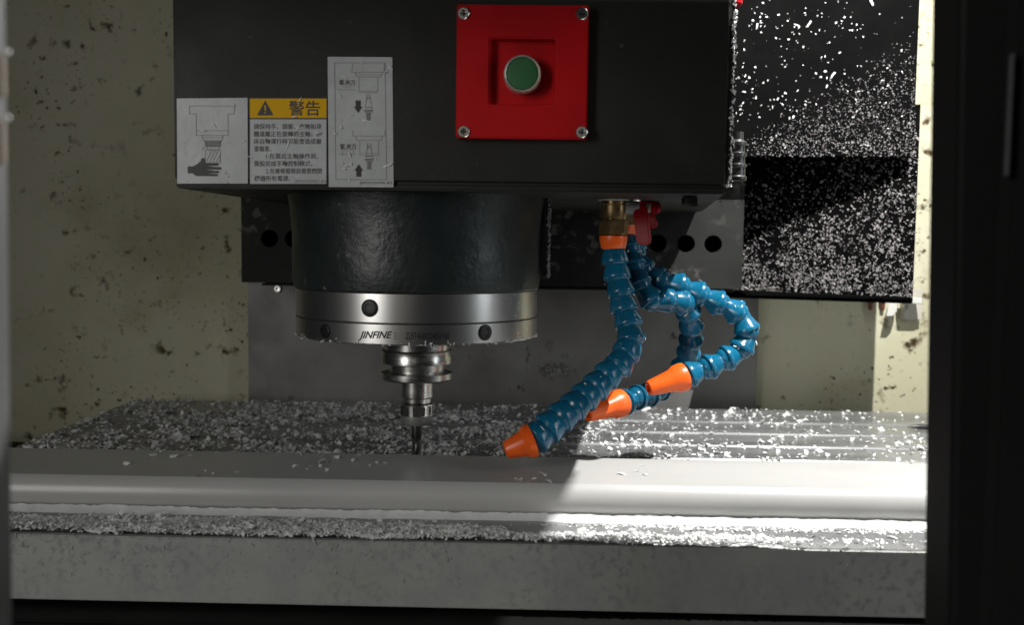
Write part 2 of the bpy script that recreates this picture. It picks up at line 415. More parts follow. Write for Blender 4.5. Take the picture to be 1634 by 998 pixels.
# white bar workpiece with a rounded nose
BZ = 0.026; br = BZ / 2
byb = atZ(817, 729, BZ).y; byc = atZ(817, 771, BZ).y
bzc, brr = 0.0128, 0.0146
prof = [(byb, 0.0006), (byb, BZ - 0.0008), (byb - 0.0008, BZ)]
a0, a1 = math.asin((BZ - bzc)/brr), -math.asin((bzc - 0.0006)/brr)
for k in range(17):
    a = a0 + (a1 - a0)*k/16; prof.append((byc - brr*(math.cos(a) - math.cos(a0)), bzc + brr*math.sin(a)))
mb = MB()
mb.prism(prof, TX0 + 0.03, TX1 - 0.02, lambda y, z, x: (x, y, z))
bar = mb.build('workpiece_bar', M['bar'], smooth=16); tag(bar, 'long white plastic bar with a rounded nose lying across the worktable', 'workpiece')

# dark pin lying on the table
p = atZ(1466, 681, 0.004)
th = thing('drill_bit', (p.x, p.y, 0), 'small dark pointed pin lying on the bright end of the worktable', 'drill bit')
mb = MB(); mb.lathe([(.0005, 0), (.0024, .010), (.0030, .013), (.0030, .030)], 14, axis_mx((p.x - .013, p.y, .0034), (1, 0.05, 0))); mb.build('shank', M['steel_dark'], th)
mb = MB(); mb.lathe([(.0034, .0302), (.0034, .044)], 14, axis_mx((p.x - .013, p.y, .0034), (1, 0.05, 0))); mb.build('collar', M['zinc'], th)

# ================================================================== spindle head
FY = 0.75
fl_, fr_ = atY(277, 299, FY), atY(1161.5, 306, FY)
zh = (fl_.z + fr_.z) / 2
s1, s2 = atZ(945, 670, 0), atZ(880, 840, 0)
kk = (LAMP.z - zh) / LAMP.z
h1 = LAMP + (s1 - LAMP) * kk; h2 = LAMP + (s2 - LAMP) * kk
slope = (h1.x - h2.x) / (h1.y - h2.y)
print('HEAD', 'edge x at front', h2.x + slope*(FY - h2.y), 'fr', fr_.x, 'slope', slope, 'zh', fl_.z, fr_.z)
def under_lamp(sx, z):
    k_ = (LAMP.z - z) / LAMP.z; return LAMP + (sx - LAMP) * k_
c1, c2 = under_lamp(s1, .42), under_lamp(s2, .42)
cs = (c1.x - c2.x) / (c1.y - c2.y)
cx_at = lambda y: c2.x + cs*(y - c2.y)
mb = MB(); mb.prism([(-.75, .50), (cx_at(.50), .50), (cx_at(.745), .745), (-.75, .745)], .42, .426, lambda x, y, z: (x, y, z))  # unseen sheet added to cast the slanted shadow edge at the table front
tag(mb.build('shadow_sheet', M['frame'], bevel=.001), 'added black sheet out of view that casts the front shadow edge', 'shadow_sheet', kind='structure')
print('TABLE', TYF, TYB, TH, slots, 'bar', byb, byc)
AX = atY(666, 500, 0.876).x; AY = 0.876
th_head = thing('spindle_head', (AX, AY, zh), 'black machine head with dark green casting and steel spindle ring', 'spindle head')
ex = fr_.x
plan = [(fl_.x, FY), (ex, FY), (ex + slope*(1.15-FY), 1.15), (ex + slope*(1.15-FY), 1.235), (fl_.x, 1.235)]  # hidden flank flared so its edge casts the slanted table shadow
mb = MB(); mb.prism(plan, zh + .0035, 0.80, lambda x, y, z: (x, y, z)); mb.build('housing', M['head'], th_head, bevel=0.003, seg=3)
mb = MB(); mb.prism([(x + (.0012 if i in (0, 4) else -.0012), y + (.0012 if i < 2 else 0)) for i, (x, y) in enumerate(plan)], zh - .001, zh + .0031, lambda x, y, z: (x, y, z)); mb.build('bottom_lip', M['head'], th_head, bevel=0.0012)
# a thin folded edge along the housing's sunlit side
mb = MB(); mb.box((ex - .0001, FY + .004, zh + .012), (ex + .0026, FY + .02, .8)); mb.build('side_flange', M['head'], th_head, bevel=0.001)
# ribbed fitting and red cap on the side
p = atY(1173, 262, 0.80)
th_fit = mb = MB()
mx = axis_mx((p.x + .001, 0.80, p.z - .013), (0, 0, 1))
mb.lathe([(.0078,0),(.0082,.001),(.0082,.003),(.0070,.004),(.0070,.010),(.0082,.011),(.0082,.0125),(.0066,.0135),(.0066,.018),(.0078,.019),(.0078,.0215),(.0062,.0225),(.0062,.027),(.0074,.028),(.0074,.030),(.005,.032),(.005,.038)], 24, mx)
mb.build('ribbed_fitting', M['steel_dark'], th_head)
p = atY(1169, 2, 0.79); mb = MB(); mb.lathe([(.006, 0), (.0075, .002), (.0075, .014)], 20, axis_mx((p.x, .79, p.z - .004), (0, 0, 1))); mb.build('red_cap', M['lever'], th_head)
# little hook below the housing
pa, pb = atY(1090, 328, 0.79), atY(1111, 311, 0.79)
mb = MB(); mb.box((pa.x, .782, pa.z), (pb.x, .80, zh - .0015)); mb.box((pa.x - .001, .780, pa.z - .0012), (pb.x + .001, .782, pa.z + .001)); mb.build('hook', M['plate'], th_head, bevel=0.0008)

# casting
RR = 0.1046
zr0 = atY(666, 553, AY - RR).z; zr1 = atY(666, 469, AY - RR).z; zsm = atY(666, 518, AY - RR).z
cmx = Matrix.Translation((AX, AY, 0))
mb = MB()
zc = [zr1 + (zh + .02 - zr1) * k / 10 for k in range(11)]
cprof = [(RR + .0002, zr1), (RR + .0016, zr1 + .0012)] + [(RR + .0028 + .0085 * max(0, (k - 4) / 6)**2, zc[k]) for k in range(1, 11)]
mb.lathe(cprof, 96, cmx); mb.build('casting', M['casting'], th_head)
pa, pb = atY(864, 441, AY + .01), atY(875, 300, AY + .01)
mb = MB(); mb.box((pa.x, AY - .012, pa.z), (pb.x, AY + .07, zh + .01)); mb.build('casting_flange', M['casting'], th_head, bevel=0.0012)
# ring in two stages with a groove between
mb = MB(); mb.lathe([(RR - .006, zr1 + .0003), (RR - .0008, zr1 + .0002), (RR, zr1 - .0008), (RR, zsm + .0009), (RR - .0006, zsm + .0004)], 160, cmx); ring1 = mb.build('upper_ring', M['ring'], th_head)
mb = MB(); mb.lathe([(RR - .0006, zsm - .0004), (RR, zsm - .0008), (RR, zr0 + .0012), (RR - .0012, zr0), (0.05, zr0 - .0003)], 160, cmx); ring2 = mb.build('lower_ring', M['ring'], th_head)
mb = MB(); mb.lathe([(RR - .0013, zsm - .001), (RR - .0013, zsm + .001)], 96, cmx, cap=False); mb.build('ring_gap', M['ink'], th_head)
def on_ring(px, py, r=RR):
    """point of the ring surface seen at a pixel"""
    d = ray(px, py); ox, oy = CAM.x - AX, CAM.y - AY
    A = d.x*d.x + d.y*d.y; B = 2*(ox*d.x + oy*d.y); C = ox*ox + oy*oy - r*r
    disc = B*B - 4*A*C
    t = (-B - math.sqrt(max(disc, 0))) / (2*A)
    return CAM + d * t
for (px, py, rr, par) in ((590, 492, .0062, ring1), (519, 529, .0054, ring2), (774, 531, .0058, ring2)):
    q = on_ring(px, py); nn = Vector((q.x - AX, q.y - AY, 0)).normalized()
    b_ = MB(); mx = axis_mx(q - nn*.003, nn)
    b_.lathe([(rr, 0), (rr, .0036), (rr*.93, .0039), (rr*.9, .0040), (rr*.62, .0040), (rr*.55, .0032), (.0002, .0032)], 24, mx, cap=False)
    b_.build('socket_screw', M['screw_black'], par)
    c_ = MB(); c_.lathe([(rr*1.14, .0026), (rr*1.14, .00318), (rr*1.0, .00318), (rr*1.0, .0026)], 24, mx, cap=False); c_.build('counterbore', M['ink'], par)
# engraved lettering on the lower ring
e = MB(); text_fit(e, 'JINFINE', 572, 626, 529, 544, lambda u, v: tuple(on_ring(u, v, RR + .00015)), shear=0.35, bold=0.03); e.build('ring_logo', M['ink'], ring2, smooth=0)
e = MB(); text_fit(e, 'ZLBT4A80524053160', 647, 717, 531, 542, lambda u, v: tuple(on_ring(u, v, RR + .00015)), bold=0.012); e.build('ring_number', M['ink'], ring2, smooth=0)
e = MB()
for i, py in enumerate((531, 535.5, 540)):
    e.add([tuple(on_ring(u, v, RR + .00015)) for u, v in ((629, py), (632.5, py), (632.2, py+2.4), (628.8, py+2.4))], [(0,1,2,3)])
e.build('ring_mark', M['ink_grey'], ring2, smooth=0)
# nose plate
def zA(y): return atY(666, y, AY).z
mb = MB(); mb.lathe([(.038, zr0 - .0004), (.0375, zr0 - .006), (.034, zr0 - .0065)], 64, cmx); mb.build('spindle_nose', M['steel_dark'], th_head)

# tool holder held by the spindle
kx = AY / F
def rA(half): return half * kx
th_tool = thing('tool_holder', (AX, AY, zA(678)), 'stepped polished steel tool holder with collet nut gripped under the spindle ring', 'tool holder')
mb = MB(); mb.lathe([(rA(52), zr0 - .0066), (rA(52), zA(557)), (rA(56.5), zA(558.5)), (rA(57.5), zA(560)), (rA(57.5), zA(578)), (rA(46), zA(581))], 72, cmx); mb.build('upper_flange', M['steel'], th_tool)
mb = MB(); mb.lathe([(rA(44), zA(581)), (rA(44), zA(591))], 72, cmx); mb.build('groove', M['steel'], th_tool)
mb = MB(); mb.lathe([(rA(46), zA(591)), (rA(57.5), zA(594)), (rA(57.5), zA(603)), (rA(56), zA(605)), (rA(27), zA(605.3))], 72, cmx); mb.build('lower_flange', M['steel'], th_tool)
mb = MB(); mb.lathe([(rA(25.5), zA(605.5)), (rA(25.5), zA(633)), (rA(24), zA(635)), (rA(22.5), zA(635.5)), (rA(22.5), zA(642))], 48, cmx); mb.build('collet_body', M['steel'], th_tool)
mb = MB(); nn_ = 48
mb.lathe([(rA(24.5), zA(643)), (rA(26), zA(644.5)), (rA(26), zA(662))], 48, cmx); nut = mb.build('collet_nut', M['steel'], th_tool)
mb = MB()
for k in range(12):
    a = 2*math.pi*k/12; mx = cmx @ Matrix.Rotation(a, 4, 'Z')
    mb.box((rA(25.6), -.0016, zA(661)), (rA(26.4), .0016, zA(647)), mx)
mb.build('nut_notches', M['steel_dark'], nut, smooth=0)
mb = MB(); mb.lathe([(rA(26), zA(662.3)), (rA(26), zA(672)), (rA(23.5), zA(677)), (rA(9), zA(678))], 48, cmx); mb.build('nut_skirt', M['steel_grey'], th_tool)
th_mill = thing('end_mill', (AX, AY, .006), 'thin dark end mill standing out of the collet nut behind the white bar', 'end mill')
mb = MB(); mb.lathe([(rA(8.2), zA(677)), (rA(8.2), zA(698)), (rA(7), zA(701))], 28, cmx); mb.build('shank', M['steel_dark'], th_mill)
mb = MB()
zt0, zt1 = zA(701), .006
vs, fs = [], []; nz, na = 22, 24
for i in range(nz):
    z = zt0 + (zt1 - zt0)*i/(nz-1)
    for k in range(na):
        a = 2*math.pi*k/na; r_ = rA(7.4) * (0.80 + 0.2*abs(math.cos(1.5*(a + i*.22))))
        vs.append((AX + r_*math.cos(a), AY + r_*math.sin(a), z))
for i in range(nz-1):
    for k in range(na): fs.append((i*na+k, i*na+(k+1) % na, (i+1)*na+(k+1) % na, (i+1)*na+k))
fs.append(tuple(range((nz-1)*na, nz*na)))
mb.add(vs, fs); mb.build('fluted_tip', M['carbide'], th_mill)

# ================================================================== stickers and button panel on the head
def face(e): return lambda u, v: tuple(atY(u, v, FY - e))
class Print:
    """flat print in photograph pixels on the housing front"""
    def __init__(s, e): s.mb = MB(); s.to = face(e)
    def poly(s, pts): s.mb.add([s.to(u, v) for u, v in pts], [tuple(range(len(pts)))]); return s
    def rect(s, a, b, c, d): return s.poly(((a, b), (c, b), (c, d), (a, d)))
    def line(s, pts, w=0.7, close=False):
        pts = list(pts) + ([pts[0]] if close else [])
        for (x0, y0), (x1, y1) in zip(pts, pts[1:]):
            l = math.hypot(x1-x0, y1-y0) or 1; nx, ny = -(y1-y0)/l*w/2, (x1-x0)/l*w/2
            ex_, ey_ = (x1-x0)/l*w/2, (y1-y0)/l*w/2
            s.poly(((x0-ex_+nx, y0-ey_+ny), (x1+ex_+nx, y1+ey_+ny), (x1+ex_-nx, y1+ey_-ny), (x0-ex_-nx, y0-ey_-ny)))
        return s
    def text(s, body, *a, **k): text_fit(s.mb, body, *a, s.to, **k); return s
    def build(s, name, m, parent): return s.mb.build(name, m, parent, smooth=0, fixn=False)
def sticker(name, pts, label, cat='warning label'):
    c = sum((Vector(face(0)(u, v)) for u, v in pts), Vector()) / len(pts)
    th = thing(name, (c.x, FY, min(face(0)(u, v)[2] for u, v in pts)), label, cat)
    mb = MB(); mb.prism(pts, FY - .0005, FY + .0005, lambda u, v, d: tuple(atY(u, v, d)))
    mb.build('film', M['sticker'], th, smooth=0)
    return th
E = 0.00066
th = sticker('hand_hazard_label', [(282, 157), (395, 156), (395.5, 293), (283, 293)], 'white label with a black hand reaching under a drawn spindle')
p = Print(E)
p.line([(302.5, 169), (374, 169), (374, 181.5), (364, 181.5), (364, 216), (313, 216), (313, 181.5), (302.5, 181.5)], 0.8, True)
p.line([(313, 208.5), (364, 208.5)], 0.8)
p.line([(322, 216), (324, 223), (329, 228), (328, 234), (352, 234), (351, 228), (355, 222), (356, 216)], 0.7)
p.line([(323, 219.5), (355.5, 219.5)], .6); p.line([(331, 234), (331, 239), (349, 239), (349, 234)], .6)
p.line([(327.5, 239), (352, 239), (352, 260), (327.5, 260)], 0.7, True)
for k in range(5): p.line([(329 + k*5.2, 259), (min(352, 338 + k*5.2), 240 if k < 3 else 246 + (k-3)*5)], .9)
p.build('spindle_drawing', M['ink_grey'], th)
p = Print(E); p.poly([(326, 224), (353.5, 224), (351, 234), (328.5, 234)]); p.build('shaded_cone', M['ink_grey'], th)
p = Print(E + .0001)
p.poly([(299.5, 265.5), (307, 265.5), (307, 276.5), (299.5, 276.5)])
p.poly([(307, 265.5), (313, 263), (320, 257.5), (321, 253), (324, 252), (327.5, 253.5), (327.8, 260), (328, 281), (313, 281), (307, 276.5)])
p.poly([(327.8, 260.2), (348, 260.2), (349.5, 262), (348, 264.3), (341, 264.6), (328, 264.6)])
p.poly([(328, 264.4), (341, 266.2), (352, 266.4), (353.7, 268.5), (352, 270.7), (341, 270.6), (328, 270.6)])
p.poly([(328, 270.4), (342, 272.5), (348.5, 272.5), (350, 274.3), (348.5, 276.2), (340, 276.3), (328, 276.3)])
p.poly([(328, 276), (341, 277.4), (346.5, 277.5), (348, 279.2), (346.5, 281.2), (328, 281)])
p.build('hand_silhouette', M['ink'], th)
p = Print(E)
for a in ((360, 273, 361.2, 279), (363.5, 277, 365.5, 278.2), (364, 281, 366, 283), (363.5, 290.5, 365, 293)): p.rect(*a)
p.build('spray_marks', M['ink_grey'], th)

th = sticker('text_warning_label', [(397.5, 156), (522, 156), (522.5, 295), (398, 294)], 'warning label with a yellow header over lines of Chinese text', 'warning label')
p = Print(E); p.rect(398.7, 157.2, 520.8, 188); p.build('yellow_header', M['yellow'], th)
p = Print(E)
p.rect(397.5, 188, 522.2, 190.2); p.rect(397.6, 156, 398.8, 294); p.rect(520.8, 156, 522.2, 295); p.rect(398, 156, 522, 157.2); p.rect(398, 293.3, 522, 295)
p.build('border', M['ink'], th)
p = Print(E + .0001); p.poly([(410, 184), (423.3, 160), (436.6, 184)]); p.build('hazard_triangle', M['ink'], th)
p = Print(E + .0002); p.poly([(421.9, 168), (424.5, 168), (424, 177), (422.4, 177)]); p.rect(422.1, 178.6, 424.3, 180.8); p.build('exclamation_mark', M['yellow'], th)
p = Print(E + .0001); p.text('警告', 461, 511, 160.5, 184.5, bold=0.012); p.build('header_text', M['ink'], th)
p = Print(E)
rows = [(405, 513, '請保持手、頭髮、衣物和身'), (405, 513.5, '體遠離正在旋轉的主軸。機'), (405, 513, '床自動運行時可能會造成嚴'), (405.5, 433, '重傷害。'),
        (424.5, 508, '1.在靠近主軸操作前，'), (405.5, 499, '需設定成手動控制模式。'), (424.5, 513.5, '2.在維修服務前需要關閉'), (406, 463.5, '機器所有電源。')]
for i, (xa, xb, tx) in enumerate(rows): p.text(tx, xa, xb, 197.3 + i*11.85, 206.3 + i*11.85, bold=0.008, res=1)
p.text('J091010050 A1', 471, 519.5, 287, 292.5, res=1)
p.build('body_text', M['ink'], th)

th = sticker('tool_change_label', [(522.8, 90.3), (626, 91), (628, 299), (524.5, 298.5)], 'tall white label with two drawn tool holders and two arrows', 'instruction label')
p = Print(E)
p.line([(534, 100), (614.5, 100), (617, 286.5), (536, 286.5)], .8, True)
for dy, dx in ((0, 0), (102.5, 1.2)):
    X = lambda v: v + dx
    if dy == 0:
        p.line([(X(563), 102), (X(561), 115), (X(613), 115), (X(613), 102)], .7)
        p.line([(X(567), 116), (X(569), 122.5), (X(607), 122.5), (X(610), 116)], .7); p.line([(X(569), 119), (X(609), 119)], .5)
        p.line([(X(573), 123), (X(573), 145), (X(603), 145), (X(603), 123)], .7); p.line([(X(574), 147.5), (X(602), 147.5)], .9)
    else:
        p.line([(X(562), 208), (X(562), 217), (X(613), 217), (X(613), 208)], .7)
        p.line([(X(567), 218), (X(568), 224), (X(608), 224), (X(609), 218)], .7)
        p.line([(X(573), 225), (X(573), 248), (X(603), 248), (X(603), 225)], .7); p.line([(X(573), 244.5), (X(603), 244.5)], .5)
    b0 = 151 if dy == 0 else 229
    cx_ = 588 + dx
    p.line([(cx_-2.5, b0), (cx_+2.5, b0), (cx_+2.8, b0+5), (cx_+5, b0+20), (cx_-5, b0+20), (cx_-2.8, b0+5)], .7, True)
    p.line([(cx_-2.6, b0+4), (cx_+2.6, b0+4)], .9); p.line([(cx_-3.5, b0+9), (cx_, b0+5), (cx_+3.5, b0+9)], .6)
    p.rect(cx_-7, b0+24, cx_+7, b0+27); p.line([(cx_-6, b0+21), (cx_+6, b0+21), (cx_+7, b0+24)], .6)
    p.rect(cx_-3.2, b0+31.5, cx_+3.2, b0+41.5); p.poly([(cx_-5.5, b0+28), (cx_+5.5, b0+28), (cx_+3.2, b0+31.5), (cx_-3.2, b0+31.5)])
    t0 = 126 if dy == 0 else 229
    p.line([(541, t0+17), (567, t0+17)], .7); p.line([(546 , t0+12), (562, t0+12)] if dy == 0 else [(546, t0+16), (546, t0+10), (564, t0+10), (564, t0+16)], .6)
p.build('tool_drawing', M['ink_grey'], th)
p = Print(E + .0001)
p.text('鬆.夾刀', 541.5, 566, 127, 135.5, bold=.008); p.build('upper_caption', M['ink'], th)
p = Print(E + .0001); p.text('緊.夾刀', 543, 568, 229.5, 238, bold=.008); p.build('lower_caption', M['ink'], th)
p = Print(E + .0001)
p.text('J091010100 A1', 574, 625, 289.5, 295.5, res=1)
p.build('serial_number', M['ink'], th)
p = Print(E + .0001); p.poly([(567.5, 160), (575.5, 160), (575.5, 170), (578.5, 170), (571.5, 180), (564.5, 170), (567.5, 170)]); p.build('down_arrow', M['ink'], th)
p = Print(E + .0001); p.poly([(568.5, 282), (576.5, 282), (576.5, 272.3), (579.5, 272.3), (572.5, 262), (565.5, 272.3), (568.5, 272.3)]); p.build('up_arrow', M['ink'], th)

# red button panel
PT = 0.006
def q3(u, v, e): return Vector(atY(u, v, FY - e))
oa, ob = atY(729, 222, FY), atY(939, 13, FY)
ia, ib = atY(781.5, 169.5, FY), atY(886.5, 65.5, FY)
th = thing('button_panel', ((oa.x+ob.x)/2, FY, oa.z), 'square red panel with one green push button on the black head', 'control panel')
mb = MB(); Y0, Y1, YR = FY - PT - .004, FY - .0003, FY - .0012
O = [(oa.x, oa.z), (ob.x, oa.z), (ob.x, ob.z), (oa.x, ob.z)]; I = [(ia.x, ia.z), (ib.x, ia.z), (ib.x, ib.z), (ia.x, ib.z)]
sh = [(x + (.0016 if i in (0, 3) else -.0016), z + (.0016 if i < 2 else -.0016)) for i, (x, z) in enumerate(I)]
vs = [(x, Y0, z) for x, z in O] + [(x, Y0, z) for x, z in I] + [(x, YR, z) for x, z in sh] + [(x, Y1, z) for x, z in O]
fs = [(i, (i+1) % 4, 4+(i+1) % 4, 4+i) for i in range(4)] + [(4+i, 4+(i+1) % 4, 8+(i+1) % 4, 8+i) for i in range(4)] + [(8, 9, 10, 11)] + [(12+i, 12+(i+1) % 4, (i+1) % 4, i) for i in range(4)]
mb.add(vs, fs); mb.build('panel_body', M['red'], th, bevel=0.0009, seg=2, fixn=True)
for u, v in ((740, 21), (928.5, 21.5), (740, 210), (928.5, 211)):
    q = atY(u, v, Y0); bolt_head('screw', (q.x, Y0 + .0003, q.z), (0.15*rnd.uniform(-1, 1), -1, 0.1*rnd.uniform(-1, 1)), .0044, .0022, M['zinc'], th, 'cross')
q = atY(833.5, 117.5, YR - .012)
mx = axis_mx((q.x, YR, q.z), (0, -1, 0))
mb = MB(); rb = 0.0136
mb.lathe([(rb, -.0002), (rb, .0118), (rb*.985, .0132), (rb*.93, .0142), (rb*.865, .0136), (rb*.855, .010)], 56, mx, cap=False); mb.build('chrome_bezel', M['chrome'], th)
mb = MB(); mb.lathe([(rb*.85, .009), (rb*.85, .0122), (rb*.82, .0129), (rb*.6, .0132), (.0002, .0133)], 56, mx); mb.build('green_button', M['green'], th)

# ================================================================== coolant valves and hoses
def valve(px, py0, py1, py2, py3, py4, dist, label, lever):
    """white pipe py0-py1, brass body -py2, hex -py3, orange nut -py4"""
    c = atD(px, py3, dist); k = dist / F
    z = lambda y: atY(px, y, c.y).z
    th = thing('coolant_valve', (c.x, c.y, z(py4)), label, 'valve', 'coolant valves under the head')
    m = Matrix.Translation((c.x, c.y, 0))
    mb = MB(); mb.lathe([(25*k, z(py1)), (26*k, z(py1-2)), (26*k, zh - .002)], 32, m); mb.build('white_collar', M['white_pipe'], th)
    mb = MB(); mb.lathe([(19*k, z(py2)), (20.5*k, z(py2-3)), (20.5*k, z(py2-22)), (19*k, z(py2-24)), (20*k, z(py1)-.0002)], 32, m); mb.build('brass_body', M['brass'], th)
    mb = MB(); mb.lathe([(22*k, z(py3)), (24.5*k, z(py3-2)), (24.5*k, z(py2+2)), (22*k, z(py2)-.0002)], 6, m @ Matrix.Rotation(R(12), 4, 'Z')); mb.build('brass_hex', M['brass'], th, bevel=.0006)
    mb = MB(); mb.lathe([(18*k, z(py4)), (20*k, z(py4-3)), (22.5*k, z(py4-16)), (22.5*k, z(py3)-.0003)], 20, m); mb.build('orange_nut', M['orange'], th, smooth=25)
    # stem towards +x and lever
    mb = MB(); st = Vector((c.x + .010, c.y - .002, z(py1 + 16))); mb.lathe([(.0062, 0), (.0062, .012), (.0042, .013), (.0042, .021)], 16, axis_mx(st, (1, -0.15, 0))); mb.build('valve_stem', M['steel_grey'], th)
    lever(th, k)
    return th
def strip(pts, wdt, thk, name, parent, m):
    """flat bar lever: pts centre line (3-D), wide across Y, rounded tip"""
    mb = MB(); n = len(pts); vs = []
    for i, p_ in enumerate(pts):
        t = (pts[min(i+1, n-1)] - pts[max(i-1, 0)]).normalized()
        side = Vector((0.93, -0.36, 0)).normalized(); side = (side - t*side.dot(t)).normalized(); nn = t.cross(side)
        ww = wdt * (0.72 if i in (0, n-1) else 1.0)
        for a, b_ in ((-1, -1), (1, -1), (1, 1), (-1, 1)): vs.append(p_ + side*ww/2*a + nn*thk/2*b_)
    fs = [(0, 1, 2, 3), tuple(4*(n-1)+i for i in (3, 2, 1, 0))]
    for i in range(n-1):
        for j in range(4): fs.append((4*i+j, 4*i+(j+1) % 4, 4*i+4+(j+1) % 4, 4*i+4+j))
    mb.add(vs, fs); return mb.build(name, m, parent, bevel=thk*.32, seg=3)
def lever1(th, k):
    d = .862
    strip([atD(1018, 322, d), atD(1022, 336, d-.004), atD(1024, 350, d-.006), atD(1026, 372, d-.006), atD(1028, 386, d-.006), atD(1028, 391, d-.006)], .0125, .0052, 'red_lever', th, M['lever'])
    strip([atD(1008, 322, d+.002), atD(1016, 324, d), atD(1028, 330, d-.002)], .009, .003, 'lever_plate', th, M['zinc'])
def lever2(th, k):
    d = .89
    strip([atD(1022, 319, d), atD(1030, 323, d-.004), atD(1040, 329, d-.006), atD(1050, 333, d-.006), atD(1054, 334, d-.006)], .0085, .0085, 'red_lever', th, M['lever'])
    strip([atD(1032, 334, d+.004), atD(1036, 342, d+.003), atD(1040, 354, d+.002), atD(1043, 361, d+.002), atD(1044, 364, d+.002)], .0085, .005, 'lever_tail', th, M['lever'])
    strip([atD(1006, 318, d), atD(1018, 318, d), atD(1028, 322, d-.001)], .008, .003, 'lever_plate', th, M['steel_grey'])
valve(979, 306, 316, 350, 376, 398, .868, 'brass coolant valve with long hanging red lever, in front of its twin', lever1)
valve(996, 306, 312, 342, 360, 375, .905, 'brass coolant valve with stubby red lever, half hidden behind its twin', lever2)

# one hose link, shared by every hose: cone, ring, ball
LK = 0.0215
seg_me = None
def seg_mesh(name, prof, n=22):
    mb = MB(); mb.lathe(prof, n, cap=False); o = mb.build(name, M['blue']); me = o.data; bpy.data.objects.remove(o); return me
PROF_LOOSE = [(.0058, -.001), (.0066, .0005), (.0068, .003), (.0078, .005), (.0098, .0108), (.0106, .0118), (.0108, .0122), (.0108, .0148), (.0104, .0153), (.0090, .0156), (.0088, .0185), (.0080, .0205), (.0064, .0218), (.0060, .0228)]
PROF_TIGHT = [(.0070, -.001), (.0084, .0006), (.0094, .0030), (.0104, .0072), (.0110, .0104), (.0111, .0118), (.0108, .0124), (.0098, .0127), (.0090, .0138), (.0082, .0152), (.0074, .016)]
ME_LOOSE, ME_TIGHT = seg_mesh('hose_link', PROF_LOOSE), seg_mesh('hose_link', PROF_TIGHT)

def catmull(P, n=24):
    P = [P[0]*2 - P[1]] + P + [P[-1]*2 - P[-2]]; out = []
    for i in range(1, len(P)-2):
        for k in range(n):
            t = k/n; a, b_, c, d = P[i-1], P[i], P[i+1], P[i+2]
            out.append(0.5*((2*b_) + (c-a)*t + (2*a-5*b_+4*c-d)*t*t + (3*b_-a-3*c+d)*t**3))
    out.append(P[-2]); return out
hose_pts = []
def hose(ctrl, nozzle_tip, label, me, step, scale, nozzle_len=None, nr=(.0105, .0062, .0118), flip=False):
    pts = catmull([atD(*c) for c in ctrl])
    cum = [0]
    for a, b_ in zip(pts, pts[1:]): cum.append(cum[-1] + (b_-a).length)
    def at(s):
        s = min(max(s, 0), cum[-1])
        i = next((i for i in range(len(cum)-1) if cum[i+1] >= s), len(cum)-2)
        t = (s - cum[i]) / max(cum[i+1]-cum[i], 1e-9); return pts[i].lerp(pts[i+1], t)
    th = thing('coolant_hose', pts[0], label, 'coolant hose', 'blue segmented coolant hoses')
    n = max(2, round(cum[-1] / step)); st = cum[-1] / n
    for i in range(n):
        p0, p1 = at(i*st), at((i+1)*st); d = (p1 - p0)
        d = d.normalized() + Vector((rnd.uniform(-.06, .06), rnd.uniform(-.06, .06), rnd.uniform(-.06, .06)))
        o = link('hose_link', me, th)
        sc = scale(i / max(1, n-1)) if callable(scale) else scale
        if flip: mx = axis_mx(p1, -d)
        else: mx = axis_mx(p0, d)
        o.matrix_basis = mx @ Matrix.Rotation(rnd.uniform(0, 6), 4, 'Z') @ Matrix.Diagonal((sc, sc, st / step * 1.0, 1))
        for _ in range(2): hose_pts.append((p0.lerp(p1, rnd.random()), sc))
    tip = atD(*nozzle_tip); e_ = pts[-1]; d = tip - e_; L_ = d.length
    mb = MB(); a_, b_, c_ = nr
    mb.lathe([(a_*.86, -.001), (c_*.98, 0), (c_, .0012), (c_*.97, L_*.22), (a_*.93, L_*.34), (b_*1.12, L_*.92), (b_, L_*.985), (b_*.8, L_), (b_*.6, L_*.99), (b_*.55, L_*.7)], 20, axis_mx(e_, d), cap=False)
    mb.build('orange_nozzle', M['orange'], th, smooth=28)
    return th
hose([(980, 397, .868), (984, 430, .866), (990, 470, .862), (1003, 515, .856), (1008, 548, .85), (985, 585, .842), (946, 622, .83), (900, 662, .815), (850, 703, .80)],
     (806, 720, .797), 'dark blue segmented hose ending in an orange nozzle just above the white bar', ME_TIGHT, .0136, lambda t: 1.08 + .16*t, nr=(.0115, .0066, .0140))
hose([(998, 372, .905), (1004, 400, .90), (1016, 440, .89), (1028, 472, .885), (1052, 487, .885), (1078, 474, .89), (1099, 492, .90), (1104, 535, .925), (1098, 572, .945), (1076, 606, .95), (1048, 625, .93), (1018, 636, .91), (992, 643, .895)],
     (936, 662, .87), 'blue segmented hose with an orange nozzle that touches the long dark hose', ME_LOOSE, .0178, 1.08, nr=(.0104, .0064, .0126))
hose([(1004, 380, .915), (1014, 408, .91), (1032, 438, .905), (1064, 450, .90), (1098, 462, .90), (1140, 480, .90), (1180, 500, .90), (1196, 530, .90), (1184, 560, .90), (1148, 578, .895), (1092, 601, .89)],
     (1034, 621, .88), 'bright blue segmented hose bent in a wide loop with an orange nozzle at its end', ME_LOOSE, .0195, 1.12, nr=(.0108, .0064, .0128))

